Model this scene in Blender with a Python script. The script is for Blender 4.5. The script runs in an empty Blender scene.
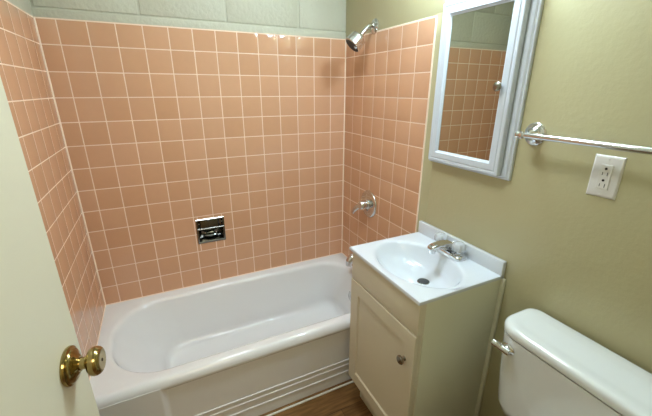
import bpy, bmesh, math, random
from mathutils import Vector, Matrix, Euler
random.seed(7)
C = bpy.context.scene.collection
PI = math.pi

# ------------------------------------------------------------------ camera, world, lights, exposure
cam_d = bpy.data.cameras.new('camera'); cam = bpy.data.objects.new('camera', cam_d); C.objects.link(cam)
cam.location = (-1.08715, -1.97048, 1.5398)
cam.rotation_euler = (1.2353, -0.002, -0.4509)
cam_d.sensor_width = 36; cam_d.lens = 18.726; cam_d.clip_start = 0.01
bpy.context.scene.camera = cam
vs = bpy.context.scene.view_settings
vs.view_transform = 'Standard'; vs.look = 'None'; vs.gamma = 1; vs.use_curve_mapping = False
vs.exposure = 1.2
w = bpy.data.worlds.new('world'); bpy.context.scene.world = w; w.use_nodes = True
w.node_tree.nodes['Background'].inputs[0].default_value = (0.9, 0.95, 1, 1)
w.node_tree.nodes['Background'].inputs[1].default_value = 0.05
BULB_POWER = 62.0      # emission of the vanity light's globes
BULB_COL = (0.63, 0.85, 1.0)
def area_light(name, loc, rot, sx, sy, power, col):
    d = bpy.data.lights.new(name, 'AREA'); d.shape = 'RECTANGLE'; d.size = sx; d.size_y = sy; d.energy = power; d.color = col
    o = bpy.data.objects.new(name, d); C.objects.link(o); o.location = loc; o.rotation_euler = rot
    return o
# added warm fill beyond the open doorway, an unseen source to lift the shadows
area_light('hallway_fill', (-0.95, -2.9, 2.32), (0, 0, 0), 0.9, 0.9, 9, (1.0, 0.84, 0.62))
# added overhead fill, an unseen source that brightens the upward faces
area_light('overhead_fill_lamp', (-0.72, -0.95, 2.325), (0, 0, 0), 0.28, 0.28, 4.6, (0.85, 0.93, 1.0))

# ------------------------------------------------------------------ helpers
W = 1.4904        # inner width, left wall at x=-W
ZT = 0.408        # tub rim height
P = 0.1095        # tile pitch
TOP = ZT + 12*P + 0.1003   # top of the tile
YF = -1.98        # front wall
CEIL = 2.36

def lin(c):
    return tuple(((v/255)/12.92 if v/255 <= .04045 else (((v/255)+.055)/1.055)**2.4) for v in c) + (1,)

def mat(name, rgb, rough=.5, metal=0, coat=0, ior=1.45, bump=None, trans=0, vary=None, emis=None, spec=None):
    m = bpy.data.materials.new(name); m.use_nodes = True
    nt = m.node_tree; b = nt.nodes['Principled BSDF']
    b.inputs['Base Color'].default_value = lin(rgb)
    b.inputs['Roughness'].default_value = rough; b.inputs['Metallic'].default_value = metal
    b.inputs['Coat Weight'].default_value = coat; b.inputs['Coat Roughness'].default_value = .05
    b.inputs['IOR'].default_value = ior; b.inputs['Transmission Weight'].default_value = trans
    if spec is not None: b.inputs['Specular IOR Level'].default_value = spec
    if emis: b.inputs['Emission Color'].default_value = (*emis[0], 1); b.inputs['Emission Strength'].default_value = emis[1]
    tc = nt.nodes.new('ShaderNodeTexCoord')
    if bump:
        last = None
        for scale, strength, dist in bump:
            n = nt.nodes.new('ShaderNodeTexNoise'); n.inputs['Scale'].default_value = scale; n.inputs['Detail'].default_value = 3
            nt.links.new(tc.outputs['Object'], n.inputs['Vector'])
            bp = nt.nodes.new('ShaderNodeBump'); bp.inputs['Strength'].default_value = strength; bp.inputs['Distance'].default_value = dist
            nt.links.new(n.outputs['Fac'], bp.inputs['Height'])
            if last: nt.links.new(last.outputs['Normal'], bp.inputs['Normal'])
            last = bp
        nt.links.new(last.outputs['Normal'], b.inputs['Normal'])
    if vary:  # (scale, amount) soft colour mottling
        n = nt.nodes.new('ShaderNodeTexNoise'); n.inputs['Scale'].default_value = vary[0]; n.inputs['Detail'].default_value = 4
        nt.links.new(tc.outputs['Object'], n.inputs['Vector'])
        mx = nt.nodes.new('ShaderNodeMix'); mx.data_type = 'RGBA'
        mx.inputs['A'].default_value = tuple(v*(1-vary[1]) for v in lin(rgb)[:3])+(1,)
        mx.inputs['B'].default_value = tuple(min(1, v*(1+vary[1])) for v in lin(rgb)[:3])+(1,)
        nt.links.new(n.outputs['Fac'], mx.inputs['Factor']); nt.links.new(mx.outputs['Result'], b.inputs['Base Color'])
    return m

def tile_mat():
    m = mat('glazed_pink_tile', (208, 153, 128), rough=.08, ior=1.55, bump=[(8, .05, .0012)])
    nt = m.node_tree; b = nt.nodes['Principled BSDF']
    g = nt.nodes.new('ShaderNodeNewGeometry'); r = nt.nodes.new('ShaderNodeValToRGB')
    e = r.color_ramp.elements; e[0].color = lin((211, 160, 124)); e[1].color = lin((217, 167, 133))
    nt.links.new(g.outputs['Random Per Island'], r.inputs['Fac'])
    n = nt.nodes.new('ShaderNodeTexNoise'); n.inputs['Scale'].default_value = 30; tc = nt.nodes.new('ShaderNodeTexCoord')
    nt.links.new(tc.outputs['Object'], n.inputs['Vector'])
    mx = nt.nodes.new('ShaderNodeMix'); mx.data_type = 'RGBA'; mx.blend_type = 'MULTIPLY'; mx.inputs['Factor'].default_value = .06
    nt.links.new(r.outputs['Color'], mx.inputs['A']); nt.links.new(n.outputs['Fac'], mx.inputs['B'])
    nt.links.new(mx.outputs['Result'], b.inputs['Base Color'])
    return m

def wood_mat():
    m = mat('wood_plank_floor', (150, 112, 70), rough=.38)
    nt = m.node_tree; b = nt.nodes['Principled BSDF']; tc = nt.nodes.new('ShaderNodeTexCoord')
    mp = nt.nodes.new('ShaderNodeMapping'); nt.links.new(tc.outputs['Object'], mp.inputs['Vector'])
    br = nt.nodes.new('ShaderNodeTexBrick'); nt.links.new(mp.outputs['Vector'], br.inputs['Vector'])
    br.inputs['Scale'].default_value = 1; br.inputs['Brick Width'].default_value = .9; br.inputs['Row Height'].default_value = .12
    br.inputs['Mortar Size'].default_value = .0012; br.inputs['Mortar Smooth'].default_value = .2
    br.inputs['Color1'].default_value = lin((150, 112, 66)); br.inputs['Color2'].default_value = lin((128, 92, 52)); br.inputs['Mortar'].default_value = lin((70, 48, 28))
    mp2 = nt.nodes.new('ShaderNodeMapping'); mp2.inputs['Scale'].default_value = (3, 26, 1); nt.links.new(tc.outputs['Object'], mp2.inputs['Vector'])
    n = nt.nodes.new('ShaderNodeTexNoise'); n.inputs['Scale'].default_value = 3; n.inputs['Detail'].default_value = 6; nt.links.new(mp2.outputs['Vector'], n.inputs['Vector'])
    r = nt.nodes.new('ShaderNodeValToRGB'); r.color_ramp.elements[0].position = .35; r.color_ramp.elements[0].color = (.45, .4, .35, 1); r.color_ramp.elements[1].position = .65; r.color_ramp.elements[1].color = (1, 1, 1, 1)
    nt.links.new(n.outputs['Fac'], r.inputs['Fac'])
    mx = nt.nodes.new('ShaderNodeMix'); mx.data_type = 'RGBA'; mx.blend_type = 'MULTIPLY'; mx.inputs['Factor'].default_value = .8
    nt.links.new(br.outputs['Color'], mx.inputs['A']); nt.links.new(r.outputs['Color'], mx.inputs['B'])
    nt.links.new(mx.outputs['Result'], b.inputs['Base Color'])
    return m

M = dict(
    tile=tile_mat(),
    grout=mat('pale_grout', (244, 218, 196), rough=.6, vary=(14, .06)),
    caulk=mat('white_caulk', (250, 228, 206), rough=.5),
    caulk_w=mat('white_caulk_bead', (232, 232, 222), rough=.4),
    paint=mat('cream_green_wall_paint', (186, 178, 140), rough=.32, bump=[(70, .22, .003), (12, .10, .005)], vary=(3, .02)),
    block=mat('painted_block', (200, 197, 178), rough=.5, bump=[(60, .7, .004), (14, .4, .006)], vary=(6, .03)),
    ceilp=mat('ceiling_paint', (225, 226, 210), rough=.7),
    wood=wood_mat(),
    door=mat('cream_door_paint', (214, 209, 188), rough=.42, bump=[(40, .08, .001)]),
    enamel=mat('white_tub_enamel', (234, 234, 235), rough=.10, coat=.5),
    cab=mat('off_white_cabinet_paint', (214, 204, 180), rough=.42, bump=[(30, .05, .001)]),
    cabside=mat('cabinet_side_laminate', (224, 222, 198), rough=.42),
    marble=mat('white_cultured_marble', (216, 220, 226), rough=.14, coat=.5),
    china=mat('white_china', (230, 231, 229), rough=.1, coat=.5),
    white=mat('white_frame_paint', (206, 212, 220), rough=.35),
    plastic=mat('white_plastic', (222, 218, 212), rough=.35),
    dark=mat('dark_slot', (30, 26, 22), rough=.7),
    chrome=mat('chrome', (215, 215, 215), rough=.08, metal=1),
    satin=mat('satin_nickel', (150, 146, 136), rough=.25, metal=1),
    brass=mat('polished_brass', (166, 148, 98), rough=.14, metal=1),
    brass_dark=mat('brass_keyhole', (60, 40, 14), rough=.5, metal=1),
    mirror=mat('mirror_glass', (196, 200, 188), rough=.005, metal=1),
    acrylic=mat('clear_acrylic', (240, 243, 245), rough=.12, trans=.55, ior=1.45),
    rubber=mat('dark_rubber', (66, 66, 66), rough=.55),
    bulb=mat('lit_globe', (255, 255, 255), rough=.4, emis=(BULB_COL, BULB_POWER)),
    diffuser=mat('overhead_fill_diffuser', (255, 252, 240), rough=.4, emis=((1.0, .95, .85), 2.0)),  # glowing cover meant for the added overhead fill panel
)

def obj(name, bm, mats, parent=None, smooth=True, sharp=35):
    bmesh.ops.recalc_face_normals(bm, faces=bm.faces)
    me = bpy.data.meshes.new(name)
    if not isinstance(mats, (list, tuple)): mats = [mats]
    for f in bm.faces: f.smooth = smooth
    if smooth:
        lim = math.radians(sharp)
        for e in bm.edges:
            if len(e.link_faces) == 2 and e.calc_face_angle(0) > lim: e.smooth = False
    bm.to_mesh(me); bm.free()
    for m in mats: me.materials.append(m)
    o = bpy.data.objects.new(name, me); C.objects.link(o)
    if parent: 
        o.parent = parent
        o.matrix_parent_inverse = parent_mat(parent).inverted()
    return o
def parent_mat(p):
    m = Matrix.LocRotScale(p.location, p.rotation_euler, p.scale)
    return (parent_mat(p.parent) @ p.matrix_parent_inverse @ m) if p.parent else m
def thing(name, label, cat, loc, group=None):
    o = bpy.data.objects.new(name, None); C.objects.link(o); o.location = loc; o.empty_display_size = .05
    o['label'] = label; o['category'] = cat
    if group: o['group'] = group
    return o
def structure(o, label=None):
    o['kind'] = 'structure'
    if label: o['label'] = label
    return o

def box(bm, x0, x1, y0, y1, z0, z1, mi=0, bev=0, seg=2):
    x0, x1 = sorted((x0, x1)); y0, y1 = sorted((y0, y1)); z0, z1 = sorted((z0, z1))
    vs_ = [bm.verts.new((x, y, z)) for x in (x0, x1) for y in (y0, y1) for z in (z0, z1)]
    q = [(0,1,3,2),(4,6,7,5),(0,4,5,1),(2,3,7,6),(0,2,6,4),(1,5,7,3)]
    fs = [bm.faces.new([vs_[i] for i in t]) for t in q]
    for f in fs: f.material_index = mi
    if bev:
        es = list({e for f in fs for e in f.edges})
        r = bmesh.ops.bevel(bm, geom=es, offset=bev, segments=seg, profile=.5, affect='EDGES')
        for f in r['faces']: f.material_index = mi
    return vs_
def rings(bm, loops, close=True, cap0=False, cap1=False, mi=0):
    vl = [[bm.verts.new(p) for p in l] for l in loops]
    n = len(vl[0])
    for a, b in zip(vl, vl[1:]):
        for i in range(n if close else n-1):
            j = (i+1) % n
            f = bm.faces.new((a[i], a[j], b[j], b[i])); f.material_index = mi
    if cap0: bm.faces.new(vl[0]).material_index = mi
    if cap1: bm.faces.new(vl[-1]).material_index = mi
    return vl
def frame_for(axis):
    a = Vector(axis).normalized(); u = a.orthogonal().normalized(); return a, u, a.cross(u)
def lathe(bm, origin, axis, prof, n=40, mi=0, caps=True, sx=1, sy=1, up=None):
    """prof = [(distance along axis, radius)]"""
    a, u, v = frame_for(axis)
    if up is not None:
        v = Vector(up).normalized(); u = v.cross(a)
    o = Vector(origin)
    loops = [[o + a*d + u*(r*sx*math.cos(2*PI*i/n)) + v*(r*sy*math.sin(2*PI*i/n)) for i in range(n)] for d, r in prof]
    rings(bm, loops, cap0=caps, cap1=caps, mi=mi)
def tube(bm, pts, rad, n=20, mi=0, sx=1, sy=1, up=None):
    pts = [Vector(p) for p in pts]
    if not isinstance(rad, (list, tuple)): rad = [rad]*len(pts)
    t0 = (pts[1]-pts[0]).normalized(); u = Vector(up).cross(t0).normalized() if up is not None else t0.orthogonal().normalized()
    loops = []
    for i, p in enumerate(pts):
        t = (pts[min(i+1, len(pts)-1)] - pts[max(i-1, 0)]).normalized()
        u = (u - t*u.dot(t)).normalized(); v = t.cross(u)
        loops.append([p + u*(rad[i]*sx*math.cos(2*PI*k/n)) + v*(rad[i]*sy*math.sin(2*PI*k/n)) for k in range(n)])
    rings(bm, loops, cap0=True, cap1=True, mi=mi)
def spline(ctrl, n=8):
    ctrl = [Vector(c) for c in ctrl]; out = []
    c = [ctrl[0]*2-ctrl[1]] + ctrl + [ctrl[-1]*2-ctrl[-2]]
    for i in range(1, len(c)-2):
        for k in range(n):
            t = k/n; a, b, d, e = c[i-1], c[i], c[i+1], c[i+2]
            out.append(.5*((2*b) + (d-a)*t + (2*a-5*b+4*d-e)*t*t + (-a+3*b-3*d+e)*t**3))
    out.append(ctrl[-1]); return out
def rrect(x0, x1, y0, y1, rl, rr=None, z=0, na=12, ns=8):
    """closed loop: rounded rectangle with left radii rl and right radii rr, equal counts for lofting"""
    rr = rl if rr is None else rr; pts = []
    cs = [(x1-rr, y1-rr, rr, 0), (x0+rl, y1-rl, rl, 90), (x0+rl, y0+rl, rl, 180), (x1-rr, y0+rr, rr, 270)]
    for k, (cx, cy, r, a0) in enumerate(cs):
        arc = [(cx+r*math.cos(math.radians(a0+90*i/na)), cy+r*math.sin(math.radians(a0+90*i/na))) for i in range(na+1)]
        nx = cs[(k+1) % 4]; e = arc[-1]; s = (nx[0]+nx[2]*math.cos(math.radians(nx[3])), nx[1]+nx[2]*math.sin(math.radians(nx[3])))
        pts += arc + [(e[0]+(s[0]-e[0])*i/ns, e[1]+(s[1]-e[1])*i/ns) for i in range(1, ns)]
    return [(x, y, z) for x, y in pts]

# ------------------------------------------------------------------ structure
bm = bmesh.new(); box(bm, -W-.1, .12, YF-1.9, .12, -.05, 0); structure(obj('floor', bm, M['wood'], smooth=False), 'brown wood plank floor between tub and vanity')
bm = bmesh.new(); box(bm, -W-.1, .12, YF-1.9, .12, CEIL, CEIL+.05); structure(obj('ceiling', bm, M['ceilp'], smooth=False), 'pale painted bathroom ceiling')

GAP = .0042
def tile_block(bm, to3, u0, u1, v0, v1, d=.0005, pil=.0014):
    """one glazed tile; to3(u, v, h) gives the point at height h above the grout plane"""
    u0 += GAP/2; u1 -= GAP/2; v0 += GAP/2; v1 -= GAP/2
    if u1-u0 < .006 or v1-v0 < .006: return
    ta, tb = random.gauss(0, .0022), random.gauss(0, .0022); uc, vc = (u0+u1)/2, (v0+v1)/2
    loops = []
    for ins, h in ((0, -.0006), (0, .0002), (pil*.35, d*.75), (pil, d)):
        c = []
        for (u, v) in ((u0+ins, v0+ins), (u1-ins, v0+ins), (u1-ins, v1-ins), (u0+ins, v1-ins)):
            hh = h + ((u-uc)*ta + (v-vc)*tb if h > 0 else 0)
            c.append(to3(u, v, hh))
        loops.append(c)
    rings(bm, loops, cap1=True, mi=1)
def tile_field(bm, to3, us, vs_, skip=None):
    for a, b in zip(us, us[1:]):
        for c, d in zip(vs_, vs_[1:]):
            if skip:
                s = skip
                if a >= s[0]-1e-4 and b <= s[1]+1e-4 and c >= s[2]-1e-4 and d <= s[3]+1e-4: continue
            tile_block(bm, to3, a, b, c, d)
rows = [ZT - .006] + [ZT + P*k for k in range(1, 13)] + [TOP]
rows_low = [0.0] + [ZT - P*k for k in (3, 2, 1)] + [ZT]
GD = .0005  # grout is this far behind the tile face

# back wall: concrete block above, tile below; a recess is left open for the soap dish
DX0, DX1, DZ0, DZ1 = -.958, -.822, ZT+.280, ZT+.408
bm = bmesh.new()
ycols = [0.1021 + P*k for k in range(0, 13)]
us = [-W] + [-(0.1021+P*k) for k in range(12, -1, -1)] + [0]
# grout plane around the recess
box(bm, -W-.1, DX0, GD, .15, .02, TOP+.004, 0); box(bm, DX1, .1, GD, .15, .02, TOP+.004, 0)
box(bm, DX0, DX1, GD, .15, .02, DZ0, 0); box(bm, DX0, DX1, GD, .15, DZ1, TOP+.004, 0)
def to_back(u, v, h): return (u, GD-h, v)
# split tiles around the dish so that cut pieces butt against it
def add_cut(lst, *v): return sorted(set([round(a, 5) for a in lst] + [round(a, 5) for a in v]))
def back_tiles():
    for a, b in zip(us, us[1:]):
        for c, d in zip(rows, rows[1:]):
            ov = not (b <= DX0 or a >= DX1 or d <= DZ0 or c >= DZ1)
            if not ov: tile_block(bm, to_back, a, b, c, d); continue
            if a < DX0: tile_block(bm, to_back, a, DX0, c, d)
            if b > DX1: tile_block(bm, to_back, DX1, b, c, d)
            aa, bb = max(a, DX0), min(b, DX1)
            if c < DZ0: tile_block(bm, to_back, aa, bb, c, DZ0)
            if d > DZ1: tile_block(bm, to_back, aa, bb, DZ1, d)
back_tiles()
# plaster strip above the tile, then block courses with struck joints
box(bm, -W-.1, .1, .0065, .15, TOP+.004, ZT+1.452, 2, bev=.003)
box(bm, -W-.1, .1, .016, .15, ZT+1.45, CEIL, 2)
z = ZT+1.459; k = 0
while z < CEIL:
    x = -1.490 if k % 2 == 0 else -1.69
    for i in range(-1, 5):
        xa = -1.091 - .397*1 + .397*i + (0 if k % 2 == 0 else .199); xb = xa+.397
        xa, xb = max(xa, -W-.06), min(xb, .06)
        if xb-xa > .02: box(bm, xa+.004, xb-.004, .011, .10, z, min(z+.193, CEIL-.001), 2, bev=.004)
    z += .2; k += 1
for x in (-W+.0015, -.0015):
    lathe(bm, (x, .0, ZT), (0, 0, 1), [(0, .0042), (TOP-ZT, .0042)], n=10, mi=3)
structure(obj('wall_back', bm, [M['grout'], M['tile'], M['block'], M['caulk']], sharp=50), 'square pink tiled wall behind the bathtub with painted block above')

# right wall: tile round the tub, cream-green paint beyond
bm = bmesh.new()
EDGE = .7581
box(bm, GD, .1, -EDGE-.001, .1, 0.02, TOP+.004, 0)
to_right = lambda u, v, h: (GD-h, -u, v)
usr = [0, .1011] + [.1011+P*k for k in range(1, 7)]
tile_field(bm, to_right, usr, rows); tile_field(bm, to_right, usr[-2:] , rows_low)
lathe(bm, (GD*.6, -EDGE-.002, 0.02), (0, 0, 1), [(0, .0045), (TOP-.02, .0045)], n=12, mi=3)        # grouted tile end
box(bm, GD, .1, -.83, -EDGE, 0.02, TOP+.01, 2, bev=.002)                                             # plaster band beside the tile
box(bm, 0, .1, YF, -.82, 0, CEIL, 2, bev=.003)
box(bm, .002, .1, -.83, .1, TOP+.002, CEIL, 2, bev=.002)
box(bm, GD*.2, .1, -EDGE, 0, TOP, TOP+.006, 3, bev=.002)
structure(obj('wall_right', bm, [M['grout'], M['tile'], M['paint'], M['caulk']], sharp=50), 'cream-green painted wall with pink tile round the shower')

# left wall
bm = bmesh.new()
box(bm, -W-.1, -W-GD, -EDGE, .1, .02, TOP+.004, 0)
to_left = lambda u, v, h: (-W-GD+h, -u, v)
usl = [0, .085] + [.085+P*k for k in range(1, 7)]
tile_field(bm, to_left, usl, rows); tile_field(bm, to_left, usl[-2:], rows_low)
box(bm, -W-.1, -W-.001, -EDGE-.06-.1, .1, TOP+.003, CEIL, 2, bev=.002)
box(bm, -W-.1, -W, YF, -usl[-1], 0, CEIL, 2, bev=.002)
structure(obj('wall_left', bm, [M['grout'], M['tile'], M['block']], sharp=50), 'pink tiled wall at the head of the tub')

# front wall with the doorway the photographer stands in, and the hallway beyond
DL, DR, DH = -1.405, -.72, 2.05
bm = bmesh.new()
box(bm, -W-.1, DL, YF-.1, YF, 0, CEIL); box(bm, DR, .1, YF-.1, YF, 0, CEIL); box(bm, DL, DR, YF-.1, YF, DH, CEIL)
structure(obj('wall_front', bm, M['paint'], smooth=False))
bm = bmesh.new()
for (a, b, c, d) in ((DL-.0, DL+.018, 0, DH), (DR-.018, DR, 0, DH), (DL+.018, DR-.018, DH-.018, DH)): box(bm, a, b, YF-.11, YF+.004, c, d, bev=.002)
for (a, b, c, d) in ((DR, DR+.06, 0, DH+.06), (DL-.06, DL, 0, DH+.06), (DL, DR, DH, DH+.06)): box(bm, a, b, YF, YF+.014, c, d, bev=.003)
structure(obj('trim_1', bm, M['door'], smooth=False))
bm = bmesh.new(); box(bm, -W-.1, .12, YF-1.95, YF-1.85, 0, CEIL); structure(obj('wall_hallway', bm, M['paint'], smooth=False))
bm = bmesh.new(); box(bm, -W-.15, -W-.1, YF-1.95, YF-.1, 0, CEIL); box(bm, .1, .15, YF-1.95, YF-.1, 0, CEIL); structure(obj('wall_hallway_sides', bm, M['paint'], smooth=False))

# caulk bead where tub meets the floor
bm = bmesh.new(); box(bm, -W+.002, -.002, -.722, -.712, 0, .009, bev=.003, seg=3); structure(obj('trim_2', bm, M['caulk_w']), 'white caulk bead at the foot of the tub')

bm = bmesh.new()
lathe(bm, (-W+.001, -.0005, ZT+.0005), (1, 0, 0), [(0, .0035), (W-.002, .0035)], n=10)
lathe(bm, (-W+.0005, 0, ZT+.0005), (0, -1, 0), [(0, .0035), (.70, .0035)], n=10)
lathe(bm, (-.0005, 0, ZT+.0005), (0, -1, 0), [(0, .0035), (.70, .0035)], n=10)
structure(obj('trim_3', bm, M['caulk']), 'pale caulk line between tub rim and tile')

# ------------------------------------------------------------------ open door
th = math.radians(8); hinge_e = Vector((math.sin(th), math.cos(th), 0)); dn = Vector((math.cos(th), -math.sin(th), 0))
K = Vector((-1.290, -1.345, 1.077))                      # rosette centre on the door face
def dpt(s, z, h): p = K + hinge_e*s + dn*h; return (p.x, p.y, z)
bm = bmesh.new()
s0, s1, th_d = -.565, .058, .035
vs_ = [bm.verts.new(dpt(s, z, h)) for s in (s0, s1) for h in (0, -th_d) for z in (.012, 2.02)]
for t in ((0,1,3,2),(4,6,7,5),(0,4,5,1),(2,3,7,6),(0,2,6,4),(1,5,7,3)): bm.faces.new([vs_[i] for i in t])
bmesh.ops.bevel(bm, geom=list(bm.edges), offset=.0025, segments=2, affect='EDGES')
door = structure(obj('door_1', bm, M['door']), 'open cream painted door with a brass knob')
bm = bmesh.new()
lathe(bm, K, dn, [(0, .0335), (.003, .0348), (.006, .034), (.008, .030), (.010, .029), (.012, .026), (.014, .020), (.017, .016), (.019, .014)], n=56)
obj('rosette', bm, M['brass'], door)['label'] = 'polished brass rose plate'
bm = bmesh.new()
lathe(bm, K, dn, [(.016, .0115), (.026, .0105), (.029, .0115), (.031, .016), (.033, .0210), (.036, .0243), (.041, .0256), (.046, .0252), (.0495, .0236), (.0518, .0212), (.0530, .0190), (.0533, .016), (.0527, .008), (.0527, .0032)], n=56)
kb = obj('knob', bm, M['brass'], door); kb['label'] = 'round polished brass knob'
bm = bmesh.new(); lathe(bm, K+dn*.0523, dn, [(0, .0032), (.0008, .003)], n=16); obj('keyhole', bm, M['brass_dark'], kb)
# knob on the far face
bm = bmesh.new()
lathe(bm, K-dn*th_d, -dn, [(0, .0395), (.006, .040), (.012, .031), (.018, .014), (.030, .0125), (.037, .017), (.049, .0278), (.060, .0228), (.061, .010)], n=40)
obj('knob', bm, M['brass'], door)
bm = bmesh.new()
for hz in (.22, 1.02, 1.82):
    p = dpt(s0-.006, hz, -.004); lathe(bm, p, (0, 0, 1), [(0, .006), (.085, .006)], n=14)
obj('hinge', bm, M['brass'], door)

# ------------------------------------------------------------------ bathtub
def lerp(a, b, t): return a+(b-a)*t
tub = thing('bathtub', 'white enamelled alcove bathtub against the pink tiled wall', 'bathtub', (-W/2, -.35, 0))
bm = bmesh.new()
TX0, TX1, TY0, TY1 = -W+.0005, -.0005, -.706, -.0005
loops = []
# front lip: a generous rolled edge
loops.append(rrect(TX0, TX1, TY0+.012, TY1, .003, .003, ZT-.060))
for a in range(0, 91, 10):
    c_, s_ = math.cos(math.radians(a)), math.sin(math.radians(a))
    loops.append(rrect(TX0, TX1, TY0+.030*(1-c_), TY1, .003, .003, ZT-.042*(1-s_)-.002*(a < 5)))
loops.append(rrect(TX0+.018, TX1-.018, TY0+.045, TY1-.016, .06, .05, ZT-.0010))
IX0, IX1, IY0, IY1 = -1.438, -.070, -.640, -.052
for ins, z_ in ((-.010, -.0020), (-.003, -.0035), (.003, -.0065), (.008, -.012), (.012, -.020), (.0145, -.032)):
    loops.append(rrect(IX0+ins, IX1-ins, IY0+ins, IY1-ins, .245, .150, ZT+z_))
FX0, FX1, FY0, FY1 = -1.215, -.150, -.565, -.112
top = (IX0+.0145, IX1-.0145, IY0+.0145, IY1-.0145, .245, .150)
bot = (FX0, FX1, FY0, FY1, .13, .10)
for i in range(1, 12):
    t = i/12; z_ = lerp(ZT-.032, .125, t)
    g = t**1.25
    a = [lerp(p, q, g) for p, q in zip(top, bot)]
    a[0] = lerp(top[0], bot[0]-.03, t**1.15); a[1] = lerp(top[1], bot[1]+.02, t); a[2] = lerp(top[2], bot[2]-.022, t); a[3] = lerp(top[3], bot[3]+.022, t)
    loops.append(rrect(*a, z_))
for ins, z_ in ((-.024, .115), (-.019, .100), (-.010, .088), (.004, .081), (.02, .078), (.06, .076)):
    loops.append(rrect(FX0+ins, FX1-ins, FY0+ins, FY1-ins, .12, .09, z_))
loops.append(rrect(FX0+.19, FX1-.19, FY0+.19, FY1-.19, .02, .02, .074))
rings(bm, loops, cap1=True)
obj('tub_shell', bm, M['enamel'], tub, sharp=60)
# apron as a height field: stepped mouldings along the foot and up the left end, recessed middle panel
bm = bmesh.new()
def apron_y(x, z_):
    d = min(z_-.0, (x-(-W))*1.0)
    dl = x + W
    j = min(1, max(0, (dl-.255)/.028)); j = j*j*(3-2*j)
    y = lerp(-.7070, -.694, j)
    if z_ > ZT-.034: y = -.690
    for zz, lft in ((.153, .128), (.122, .104), (.076, .078)):
        inb = 0 <= zz-z_ <= .0105 and dl >= lft-.009
        inl = 0 <= dl-lft+.0085 <= .0085 and z_ <= zz
        if (inb and .002 < zz-z_ < .0085) or (inl and .002 < dl-lft+.0085 < .007 and z_ < zz-.002): y -= .0038
    return y
xs = sorted({round(v, 4) for v in [TX0+.001] + [-W+l-.0085+d for l in (.128, .104, .078) for d in (-.0002, .0024, .0066, .0086)] + [-W+.25+.004*i for i in range(0, 10)] + [-1.1, -.8, -.4, TX1]})
zs = sorted({round(v, 4) for v in [.002, ZT-.028, ZT-.0335, ZT-.036, ZT-.06] + [l-d for l in (.153, .122, .076) for d in (-.0002, .0024, .0082, .0106)] + [.2, .25, .32]})
g = [[bm.verts.new((x, apron_y(x, z_), z_)) for z_ in zs] for x in xs]
for i in range(len(xs)-1):
    for j in range(len(zs)-1): bm.faces.new((g[i][j], g[i+1][j], g[i+1][j+1], g[i][j+1]))
for f in bm.faces: pass
obj('apron', bm, M['enamel'], tub, sharp=25)
bm = bmesh.new(); lathe(bm, (-.165, -.34, .0765), (0, 0, 1), [(0, .028), (.003, .028), (.004, .022), (.0025, .014)], n=32); obj('drain', bm, M['chrome'], tub)
bm = bmesh.new(); lathe(bm, (-.108, -.34, .27), (-1, 0, .12), [(0, .036), (.004, .036), (.008, .03), (.010, .012)], n=32); obj('overflow_plate', bm, M['chrome'], tub)

# tub spout
sp = thing('tub_spout', 'chrome tub spout on the tiled wall, mostly hidden behind the vanity', 'spout', (0, -.31, ZT+.125))
bm = bmesh.new()
tube(bm, spline([(0.002, -.31, ZT+.130), (-.05, -.31, ZT+.131), (-.092, -.31, ZT+.127), (-.112, -.31, ZT+.108), (-.117, -.31, ZT+.076)], 6), [.027]*8+[.026]*6+[.0255]*6+[.024]*4+[.022], n=28)
obj('spout_body', bm, M['chrome'], sp)
bm = bmesh.new(); lathe(bm, (0.002, -.31, ZT+.130), (-1, 0, 0), [(0, .033), (.006, .032), (.009, .027)], n=32); obj('flange', bm, M['chrome'], sp)

# shower head
sh = thing('shower', 'chrome shower head on a bent arm above the pink tile', 'shower head', (0, -.300, ZT+1.447))
bm = bmesh.new(); lathe(bm, (0.0025, -.304, ZT+1.443), (-1, 0, 0), [(0, .037), (.004, .037), (.009, .032), (.013, .018), (.015, .012)], n=40); obj('flange', bm, M['chrome'], sh)
bm = bmesh.new()
A = [(0.0, -.300, ZT+1.447), (-.022, -.300, ZT+1.446), (-.048, -.300, ZT+1.430), (-.084, -.300, ZT+1.392)]
tube(bm, spline(A, 7), .0115, n=20); obj('arm', bm, M['chrome'], sh)
hd = Vector((-.66, .12, -.72)).normalized(); h0 = Vector((-.082, -.300, ZT+1.394))
bm = bmesh.new()
lathe(bm, h0, hd, [(-.008, .014), (.000, .018), (.004, .030), (.010, .040), (.018, .043), (.036, .0435), (.038, .0455), (.062, .0465), (.065, .042)], n=48); hb = obj('head', bm, M['chrome'], sh)
bm = bmesh.new()
lathe(bm, h0+hd*.0645, hd, [(0, .042), (.0015, .041)], n=40, mi=0)
for ring, cnt in ((.012, 6), (.023, 12), (.034, 18)):
    a, u, v = frame_for(hd)
    for i in range(cnt):
        c = h0+hd*.0655 + u*ring*math.cos(2*PI*i/cnt) + v*ring*math.sin(2*PI*i/cnt)
        lathe(bm, c, hd, [(0, .0016), (.002, .0012)], n=6)
obj('spray_face', bm, M['rubber'], hb)['label'] = 'dark spray face with nozzles'
bm = bmesh.new(); lathe(bm, h0+hd*.050-Vector((0, 0.0, 0)) , Vector((-.3, -.9, -.5)), [(.036, .006), (.054, .0055)], n=14); obj('spray_lever', bm, M['chrome'], hb)

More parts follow.
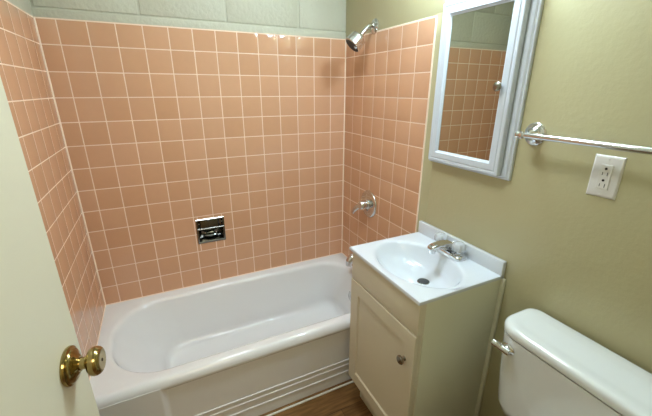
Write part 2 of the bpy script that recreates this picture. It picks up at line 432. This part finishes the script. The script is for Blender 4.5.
# shower valve
va = thing('shower_valve', 'round chrome shower valve with a single lever on the pink tile', 'shower valve', (0, -.327, ZT+.483))
V0 = Vector((0, -.327, ZT+.478))
bm = bmesh.new(); lathe(bm, V0, (-1, 0, 0), [(0, .083), (.003, .083), (.006, .081), (.009, .076), (.0115, .064), (.0125, .040), (.0125, .026)], n=64); obj('escutcheon', bm, M['chrome'], va)
bm = bmesh.new(); lathe(bm, V0+Vector((-.012, 0, 0)), (-1, 0, 0), [(0, .032), (.008, .031), (.012, .026), (.026, .025), (.030, .029), (.048, .028), (.055, .023), (.058, .012)], n=40); obj('hub', bm, M['chrome'], va)
bm = bmesh.new(); q = V0+Vector((-.050, 0, 0))
tube(bm, spline([q+Vector((0, -.008, .006)), q+Vector((-.006, .030, -.018)), q+Vector((-.012, .066, -.050)), q+Vector((-.012, .086, -.076))], 6), [.017]*4+[.0165]*5+[.0155]*5+[.013]*4+[.008], n=20, sx=1.0, sy=.62, up=(1, 0, 0)); obj('lever', bm, M['chrome'], va)

# soap dish
M['chrome_dark'] = mat('aged_chrome', (140, 142, 138), rough=.12, metal=1)
sd = thing('soap_dish', 'recessed chrome soap dish with a grab bar in the tiled wall', 'soap dish', ((DX0+DX1)/2, 0, DZ0))
bm = bmesh.new()
ox0, ox1, oz0, oz1 = DX0-.012, DX1+.012, DZ0-.012, DZ1+.012
ls = []
for (ins, y) in ((0, .001), (0, -.004), (.003, -.0065), (.010, -.0065), (.013, -.003), (.014, .05), (.030, .062)):
    ls.append([(ox0+ins, y, oz0+ins), (ox1-ins, y, oz0+ins), (ox1-ins, y, oz1-ins), (ox0+ins, y, oz1-ins)])
rings(bm, ls, cap1=True); obj('recess', bm, M['chrome_dark'], sd, sharp=30)
bm = bmesh.new(); tube(bm, [(ox0+.004, -.013, DZ1-.046), (ox1-.004, -.013, DZ1-.046)], .0045, n=14)
for x in (ox0+.006, ox1-.006): tube(bm, [(x, 0, DZ1-.046), (x, -.014, DZ1-.046)], .0045, n=12)
obj('grab_bar', bm, M['chrome_dark'], sd)
bm = bmesh.new()
ls = []
for sx_, z_ in ((.050, DZ0+.030), (.052, DZ0+.034), (.049, DZ0+.036), (.045, DZ0+.032), (.030, DZ0+.018), (.01, DZ0+.016)):
    ls.append([((DX0+DX1)/2+sx_*math.cos(2*PI*i/32), .022+.5*sx_*math.sin(2*PI*i/32), z_) for i in range(32)])
rings(bm, ls, cap0=True, cap1=True); obj('soap_tray', bm, M['chrome_dark'], sd)
bm = bmesh.new()
for x in (ox0+.016, ox1-.016):
    bm = bmesh.new(); lathe(bm, (x, -.006, DZ1-.014), (0, -1, 0), [(0, .005), (.002, .0045), (.003, .002)], n=16); obj('screw', bm, M['chrome_dark'], sd)

# ------------------------------------------------------------------ vanity
CX = -.385; CYL, CYR = -.812, -1.255; CZ = ZT+.467
va_ = thing('vanity_cabinet', 'off-white single door vanity cabinet between the bathtub and the toilet', 'cabinet', (-.19, -1.03, 0))
KZ = ZT-.222   # bottom of the cabinet front
bm = bmesh.new()
FT = .018
box(bm, CX+FT, -.002, CYR, CYR+.016, KZ, CZ, 0, bev=.001)        # right side
box(bm, CX+FT, -.002, CYL-.016, CYL, KZ, CZ, 0, bev=.001)
box(bm, CX+FT+.045, -.002, CYR, CYR+.016, 0, KZ, 0); box(bm, CX+FT+.045, -.002, CYL-.016, CYL, 0, KZ, 0)
box(bm, CX+FT, -.004, CYR+.016, CYL-.016, KZ, KZ+.016, 0)
box(bm, -.02, -.004, CYR+.016, CYL-.016, KZ+.016, CZ, 0)
body = obj('carcass', bm, M['cabside'], va_, smooth=False)
PZ = ZT+.334
bm = bmesh.new()
box(bm, CX+.005, CX+FT, CYR+.004, CYR+.018, KZ, PZ, 0); box(bm, CX+.002, CX+FT, CYR, CYR+.018, PZ, CZ, 0, bev=.001); box(bm, CX+.003, CX+FT, CYL-.008, CYL, KZ, CZ, 0, bev=.001)
box(bm, CX+.003, CX+FT, CYR+.014, CYL-.008, KZ, KZ+.02, 0); box(bm, CX+.003, CX+FT, CYR+.014, CYL-.008, CZ-.03, CZ, 0)
box(bm, CX+.003, CX+FT, CYR+.014, CYL-.008, ZT+.315, ZT+.345, 0)
obj('face_frame', bm, M['cab'], va_, smooth=False)
bm = bmesh.new(); box(bm, CX+.062, CX+.075, CYR+.016, CYL-.016, 0, KZ, 0); obj('toe_kick', bm, M['cab'], va_, smooth=False)
bm = bmesh.new(); box(bm, -.012, -.001, CYR-.016, CYR, 0, CZ, bev=.002); obj('scribe_moulding', bm, M['cabside'], va_, smooth=False)
PZ = ZT+.334
bm = bmesh.new(); box(bm, CX-.010, CX+.003, CYR+.0005, CYL-.001, PZ+.0015, CZ-.002, bev=.002, seg=3); obj('false_drawer_front', bm, M['cab'], va_)
# shaker door
def shaker(bm, x, y0, y1, z0, z1, rail, thick, rec, bead=.004):
    ls = []
    for (ins, dx) in ((0, thick), (0, .002), (.002, 0), (rail, 0), (rail+bead, rec), ):
        ls.append([(x+dx, y0+ins, z0+ins), (x+dx, y1-ins, z0+ins), (x+dx, y1-ins, z1-ins), (x+dx, y0+ins, z1-ins)])
    rings(bm, ls, cap0=True, cap1=True)
bm = bmesh.new(); shaker(bm, CX-.013, CYR+.0015, CYL-.001, KZ-.004, PZ-.0025, .060, .014, .007)
dr = obj('door', bm, M['cab'], va_, sharp=20)
bm = bmesh.new(); lathe(bm, (CX-.012, -1.207, ZT+.208), (-1, 0, 0), [(0, .009), (.003, .009), (.006, .006), (.011, .006), (.014, .011), (.017, .0165), (.022, .0175), (.025, .015), (.0265, .007)], n=32); obj('knob', bm, M['satin'], dr)['label'] = 'round nickel cabinet knob'

# cultured marble top with integral oval bowl
st = thing('sink_top', 'white one-piece sink top with oval bowl and backsplash', 'sink', (-.2, -1.03, CZ))
SZ = ZT+.480; SX0, SX1, SY0, SY1 = -.403, -.001, -1.260, -.796
bcx, bcy, ba, bb = -.226, -1.030, .146, .204
bm = bmesh.new(); N = 96
def sq(ang, x0, x1, y0, y1, cx, cy):
    dx, dy = math.cos(ang), math.sin(ang)
    t = min((x1-cx)/dx if dx > 1e-9 else 1e9, (x0-cx)/dx if dx < -1e-9 else 1e9, (y1-cy)/dy if dy > 1e-9 else 1e9, (y0-cy)/dy if dy < -1e-9 else 1e9)
    return cx+dx*t, cy+dy*t
angs = [2*PI*i/N for i in range(N)]
# snap the nearest samples onto the four corners
corner = {}
for (x, y) in ((SX0, SY0), (SX1, SY0), (SX0, SY1), (SX1, SY1)):
    a = math.atan2(y-bcy, x-bcx) % (2*PI); corner[min(range(N), key=lambda i: abs(angs[i]-a))] = a
angs = [corner.get(i, a) for i, a in enumerate(angs)]
def sloop(ins, z_): return [(*sq(a, SX0+ins, SX1-ins, SY0+ins, SY1-ins, bcx, bcy), z_) for a in angs]
def eloop(k, z_, ox=0): return [(bcx+ox+ba*k*math.cos(a), bcy-.35*ox+bb*k*math.sin(a), z_) for a in angs]
ls = [sloop(.0, SZ-.013), sloop(0, SZ-.004), sloop(.001, SZ-.0012), sloop(.004, SZ), sloop(.010, SZ)]
ls += [eloop(1.10, SZ), eloop(1.045, SZ-.0006), eloop(1.0, SZ-.003)]
for k, d, ox in ((.972, .007, 0), (.945, .015, .001), (.91, .026, .002), (.86, .040, .005), (.79, .056, .010), (.69, .071, .018), (.56, .084, .027), (.42, .092, .031), (.28, .097, .036), (.19, .099, .038)):
    ls.append(eloop(k, SZ-d, ox))
rings(bm, ls, cap1=True)
# backsplash, joined with a small cove
box(bm, -.020, -.001, SY0, SY1, SZ-.012, ZT+.537, bev=.003, seg=3)
top_o = obj('countertop', bm, M['marble'], st, sharp=40)
bm = bmesh.new(); dx_, dz_ = bcx+.038, SZ-.099; dy_ = bcy-.013
lathe(bm, (dx_, dy_, dz_), (0, 0, 1), [(0, .026), (.0022, .026), (.0032, .0235), (.001, .021)], n=36); dn_ = obj('drain', bm, M['chrome'], st)
bm = bmesh.new(); lathe(bm, (dx_, dy_, dz_), (0, 0, 1), [(.001, .0205), (.0045, .0215), (.006, .0185), (.0065, .004)], n=32); obj('stopper', bm, M['rubber'], dn_)['label'] = 'dark pop-up stopper'
bm = bmesh.new(); lathe(bm, (bcx-ba*.90, bcy, SZ-.029), (1, 0, .5), [(0, .009), (.002, .009), (.0022, .006)], n=20)
obj('overflow_hole', bm, M['dark'], st)

# faucet
fa = thing('faucet', 'chrome centerset faucet with clear acrylic knobs on the sink top', 'faucet', (-.060, -1.035, SZ))
FX, FY = -.058, -1.034
bm = bmesh.new()
ls = []
for ins, z_ in ((0, SZ), (0, SZ+.012), (.002, SZ+.016), (.006, SZ+.019)):
    ls.append([(y, x, z_) for (x, y, _) in rrect(FY-.080+ins, FY+.080-ins, FX-.027+ins, FX+.027-ins, .018, .018, 0, na=8, ns=3)])
rings(bm, ls, cap0=True, cap1=True); obj('base', bm, M['chrome'], fa)
bm = bmesh.new()
ls = []
# tapering wedge spout: (x, half width, underside, top)
for x, hw, zb, zt in ((FX+.022, .020, .010, .030), (FX+.014, .023, .012, .050), (FX-.010, .0225, .016, .062), (FX-.040, .020, .030, .064), (FX-.070, .0185, .038, .062), (FX-.094, .0175, .038, .058), (FX-.106, .0155, .037, .052), (FX-.110, .011, .038, .046)):
    r_ = min(hw, (zt-zb)/2)*.7
    ls.append([(x, a, SZ+b) for (a, b, _) in rrect(FY-hw, FY+hw, zb, zt, r_, r_, 0, na=5, ns=2)])
rings(bm, ls, cap0=True, cap1=True)
lathe(bm, (FX-.092, FY, SZ+.042), (0, 0, -1), [(0, .013), (.012, .0135), (.020, .0135), (.021, .009)], n=24)
obj('spout', bm, M['chrome'], fa)
bm = bmesh.new(); lathe(bm, (FX+.020, FY, SZ+.017), (0, 0, 1), [(0, .0025), (.025, .0025), (.026, .004), (.031, .004), (.033, .002)], n=14); obj('lift_rod', bm, M['chrome'], fa)
for s in (-1, 1):
    hy = FY+s*.051
    bm = bmesh.new(); n = 64
    ls = []
    for z_, r, am in ((.032, .013, 0), (.035, .021, .05), (.040, .0255, .07), (.053, .0265, .07), (.063, .0240, .06), (.070, .017, .03), (.072, .006, 0)):
        ls.append([(FX+r*(1+am*math.cos(8*2*PI*i/n))*math.cos(2*PI*i/n), hy+r*(1+am*math.cos(8*2*PI*i/n))*math.sin(2*PI*i/n), SZ+z_) for i in range(n)])
    rings(bm, ls, cap0=True, cap1=True); hdl = obj('handle', bm, M['acrylic'], fa, sharp=60); hdl['label'] = 'clear acrylic knob'
    bm = bmesh.new(); lathe(bm, (FX, hy, SZ+.018), (0, 0, 1), [(0, .016), (.004, .015), (.007, .009), (.022, .007), (.044, .006)], n=24); obj('stem', bm, M['chrome'], hdl)

# ------------------------------------------------------------------ medicine cabinet
mc = thing('medicine_cabinet', 'white framed mirrored medicine cabinet on the wall above the sink', 'medicine cabinet', (0, -1.01, ZT+.83))
MY0, MY1, MZ0, MZ1 = -1.214, -.812, ZT+.832, ZT+1.462
def ringbox(bm, prof, y0, y1, z0, z1):
    ls = [[(x, y0+i, z0+i), (x, y1-i, z0+i), (x, y1-i, z1-i), (x, y0+i, z1-i)] for i, x in prof]
    rings(bm, ls)
bm = bmesh.new(); ringbox(bm, [(0, .0), (0, -.010), (.002, -.012), (.007, -.012), (.009, -.014), (.012, -.016), (.026, -.016), (.028, -.015), (.040, -.015), (.040, 0)], MY0, MY1, MZ0, MZ1)
obj('wall_frame', bm, M['white'], mc, sharp=18)
bm = bmesh.new()
dy0, dy1, dz0, dz1 = MY0+.032, MY1-.020, MZ0+.012, MZ1-.020
ringbox(bm, [(0, -.017), (0, -.035), (.002, -.037), (.010, -.037), (.012, -.0355), (.015, -.0355), (.018, -.0375), (.038, -.0375), (.041, -.033), (.046, -.030), (.046, -.027)], dy0, dy1, dz0, dz1)
md = obj('mirror_door', bm, M['white'], mc, sharp=18)
bm = bmesh.new(); i_ = .045; box(bm, -.0275, -.022, dy0+i_, dy1-i_, dz0+i_, dz1-i_); obj('mirror', bm, M['mirror'], md, smooth=False)['label'] = 'mirror glass'
bm = bmesh.new(); lathe(bm, (-.036, -1.140, ZT+1.143), (-1, 0, 0), [(0, .007), (.004, .005), (.008, .005), (.010, .009), (.013, .0145), (.018, .0155), (.022, .012), (.024, .004)], n=28); obj('knob', bm, M['satin'], md)['label'] = 'small round nickel knob'

# ------------------------------------------------------------------ towel bar
tb = thing('towel_bar', 'polished chrome towel bar on the wall beside the medicine cabinet', 'towel bar', (0, -1.5, ZT+1.008))
TBX, TBZ = -.062, ZT+.999
for y in (-1.268, -1.268-.535):
    bm = bmesh.new(); lathe(bm, (0, y, TBZ), (-1, 0, 0), [(0, .036), (.003, .036), (.006, .033), (.007, .028), (.010, .028), (.012, .023), (.018, .016), (.030, .0100), (.045, .0085), (.056, .0105), (.062, .0115), (.070, .011), (.073, .006)], n=40); obj('post', bm, M['chrome'], tb)
bm = bmesh.new(); tube(bm, [(TBX, -1.262, TBZ), (TBX, -1.268-.537, TBZ)], .0092, n=24); obj('bar', bm, M['chrome'], tb)
for y, s in ((-1.258, 1), (-1.268-.545, -1)):
    bm = bmesh.new(); lathe(bm, (TBX, y, TBZ), (0, s, 0), [(-.012, .011), (0, .0115), (.002, .009), (.006, .0105), (.011, .009), (.014, .004)], n=24)
    obj('finial', bm, M['chrome'], tb)

# ------------------------------------------------------------------ outlet
ou = thing('wall_outlet', 'white double wall outlet under the towel bar', 'outlet', (0, -1.488, ZT+.908))
oy, oz = -1.4885, ZT+.908
ro = .04
bm = bmesh.new()
ls = []
for ins, x in ((0, 0), (0, -.002), (.0015, -.0035), (.004, -.0055), (.007, -.006)):
    ls.append([(x, oy+a, oz+b) for a, b in ((-.036+ins, -.0575+ins), (.036-ins, -.0575+ins), (.036-ins, .0575-ins), (-.036+ins, .0575-ins))])
rings(bm, ls, cap0=True, cap1=True); pl = obj('cover_plate', bm, M['plastic'], ou, sharp=30)
bm = bmesh.new(); box(bm, -.0085, -.005, oy-.0150, oy+.0150, oz-.0335, oz+.0335, bev=.001); rc = obj('receptacle', bm, M['plastic'], ou, smooth=False)
bm = bmesh.new(); ringbox(bm, [(0, -.0056), (0, -.0064), (.0009, -.0064), (.0009, -.0056)], oy-.0158, oy+.0158, oz-.0343, oz+.0343); obj('gap_line', bm, M['plastic'], rc, smooth=False)
bm = bmesh.new()
for c in (.0155, -.0165):
    box(bm, -.0089, -.0082, oy+.0050, oy+.0066, oz+c-.011, oz+c-.003); box(bm, -.0089, -.0082, oy-.0070, oy-.0054, oz+c-.012, oz+c-.002)
    lathe(bm, (-.0082, oy, oz+c+.007), (-1, 0, 0), [(0, .0034), (.0007, .0034)], n=16)
obj('slots', bm, M['dark'], rc, smooth=False)
for dz in (.0485, -.0485):
    bm = bmesh.new(); lathe(bm, (-.0058, oy, oz+dz), (-1, 0, 0), [(0, .0032), (.0008, .003), (.001, .001)], n=16); obj('screw', bm, M['plastic'], ou)

# ------------------------------------------------------------------ toilet
to = thing('toilet', 'white two-piece toilet with a chrome flush lever', 'toilet', (-.3, -1.64, 0))
LY0, LY1, LXF, LXB, LZ = -1.885, -1.386, -.196, -.012, ZT+.436
bm = bmesh.new()
def toil(x0, x1, y0, y1, r, z_): # radius on the front (-x) corners and small at the back
    return rrect(x0, x1, y0, y1, r, min(r, .035), z_, na=10, ns=10)
ls = []
for ins, dz in ((.006, -.031), (.001, -.029), (0, -.025), (0, -.014), (.0025, -.007), (.007, -.0022), (.012, -.0004), (.017, 0)):
    ls.append(toil(LXF+ins, LXB-ins, LY0+ins, LY1-ins, .072-min(ins, .03)*.5, LZ+dz))
ls.append(toil(LXF+.030, LXB-.034, LY0+.030, LY1-.030, .045, LZ+.0004)); ls.append(toil(LXF+.045, LXB-.046, LY0+.045, LY1-.045, .028, LZ-.0030)); ls.append(toil(LXF+.058, LXB-.060, LY0+.060, LY1-.060, .018, LZ-.0034))
rings(bm, ls, cap0=True, cap1=True); obj('tank_lid', bm, M['china'], to, sharp=50)
bm = bmesh.new()
TZ0 = ZT+.085
ls = []
for t, ins in ((0, .05), (.02, .028), (.06, .012), (.14, .006), (.5, .002), (1, 0)):
    z_ = lerp(TZ0, LZ-.0355, t)
    k = (1-t)*.014
    ls.append(toil(LXF+.0035+ins*.8+k*.7, LXB-.006-ins*.2, LY0+.0035+ins+k, LY1-.0035-ins-k, .066, z_))
ls.append(toil(LXF+.012, LXB-.016, LY0+.012, LY1-.012, .055, LZ-.0355)); ls.append(toil(LXF+.013, LXB-.017, LY0+.013, LY1-.013, .055, LZ-.08))
rings(bm, ls, cap0=True, cap1=True); obj('tank', bm, M['china'], to, sharp=50)
# flush lever
bm = bmesh.new(); ly = LY1-.050; lz = ZT+.362; lx = LXF+.006
lathe(bm, (lx, ly-.006, lz), (-1, 0, 0), [(0, .017), (.004, .017), (.007, .013), (.014, .009), (.018, .010)], n=28, sx=1.4, sy=1, up=(0, 0, 1))
tube(bm, spline([(lx-.014, ly-.020, lz-.002), (lx-.018, ly+.002, lz), (lx-.022, ly+.016, lz+.004), (lx-.026, ly+.034, lz+.006)], 6), [.012]*6+[.0115]*7+[.0125]*5+[.009], n=18, sx=1, sy=.9, up=(1, 0, 0))
obj('flush_lever', bm, M['chrome'], to)['label'] = 'chrome flush lever'
# bowl, seat and closed seat lid
tcy = (LY0+LY1)/2
def oval(k, z_, xb=-.21, L=.40, Wd=.185, ox=0, n=64):
    pts = []
    for i in range(n):
        a = 2*PI*i/n; c, s = math.cos(a), math.sin(a)
        x = xb - L/2 + ox; r = L/2*k
        wx = Wd*k*(1 - .10*(-c)) if c < 0 else Wd*k*(1-.06*c)
        sgn = abs(c)**.85*(1 if c > 0 else -1) if c > 0 else c
        pts.append((x + r*sgn, tcy + wx*s, z_))
    return pts
bm = bmesh.new()
BZ = .372
ls = [oval(.58, 0.0, ox=.06), oval(.60, .03, ox=.06), oval(.52, .10, ox=.06), oval(.55, .17, ox=.04), oval(.75, .25, ox=.015), oval(.93, .32), oval(1.0, .355), oval(1.0, BZ-.004), oval(.985, BZ), oval(.80, BZ), oval(.76, BZ-.01), oval(.70, .30), oval(.5, .22), oval(.2, .18)]
rings(bm, ls, cap0=True, cap1=True)
box(bm, -.235, -.02, tcy-.10, tcy+.10, .20, BZ-.002, bev=.02, seg=4)
box(bm, -.200, -.03, tcy-.085, tcy+.085, BZ-.01, TZ0+.004, bev=.012, seg=3)
obj('bowl', bm, M['china'], to, sharp=50)
bm = bmesh.new(); ls = [oval(1.0, BZ), oval(1.02, BZ+.006), oval(1.02, BZ+.014), oval(1.0, BZ+.019), oval(.72, BZ+.019), oval(.70, BZ+.012), oval(.70, BZ)]; rings(bm, ls+[ls[0]]); obj('seat', bm, M['china'], to, sharp=50)
bm = bmesh.new(); ls = [oval(1.0, BZ+.020), oval(1.02, BZ+.024), oval(1.02, BZ+.032), oval(.99, BZ+.037), oval(.7, BZ+.040), oval(.2, BZ+.041)]; rings(bm, ls, cap0=True, cap1=True); obj('seat_lid', bm, M['china'], to, sharp=50)

# ------------------------------------------------------------------ vanity light and added overhead fill panel (above the frame)
vl = thing('vanity_light', 'chrome vanity light with one short lit frosted shade above the cabinet', 'light', (0, -1.01, 2.06))
bm = bmesh.new(); box(bm, -.03, 0, -1.12, -.88, 2.05, 2.15, bev=.006, seg=3); obj('back_plate', bm, M['chrome'], vl)
for y in (-1.06, -.94):
    bm = bmesh.new(); lathe(bm, (-.03, y, 2.10), (-1, 0, 0), [(0, .018), (.015, .016), (.02, .010), (.070, .010)], n=24); obj('arm', bm, M['chrome'], vl)
bm = bmesh.new(); lathe(bm, (-.105, -1.09, 2.10), (0, 1, 0), [(0, .028), (.004, .036), (.015, .042), (.165, .042), (.176, .036), (.18, .028)], n=32); obj('shade', bm, M['bulb'], vl)
cl = thing('overhead_fill', 'added square flat fill panel over the bathroom floor', 'light', (-.72, -.95, CEIL))  # unseen fixture added to go with the overhead fill lamp
bm = bmesh.new(); box(bm, -.88, -.56, -1.11, -.79, CEIL-.025, CEIL, bev=.006, seg=3); obj('housing', bm, M['white'], cl)
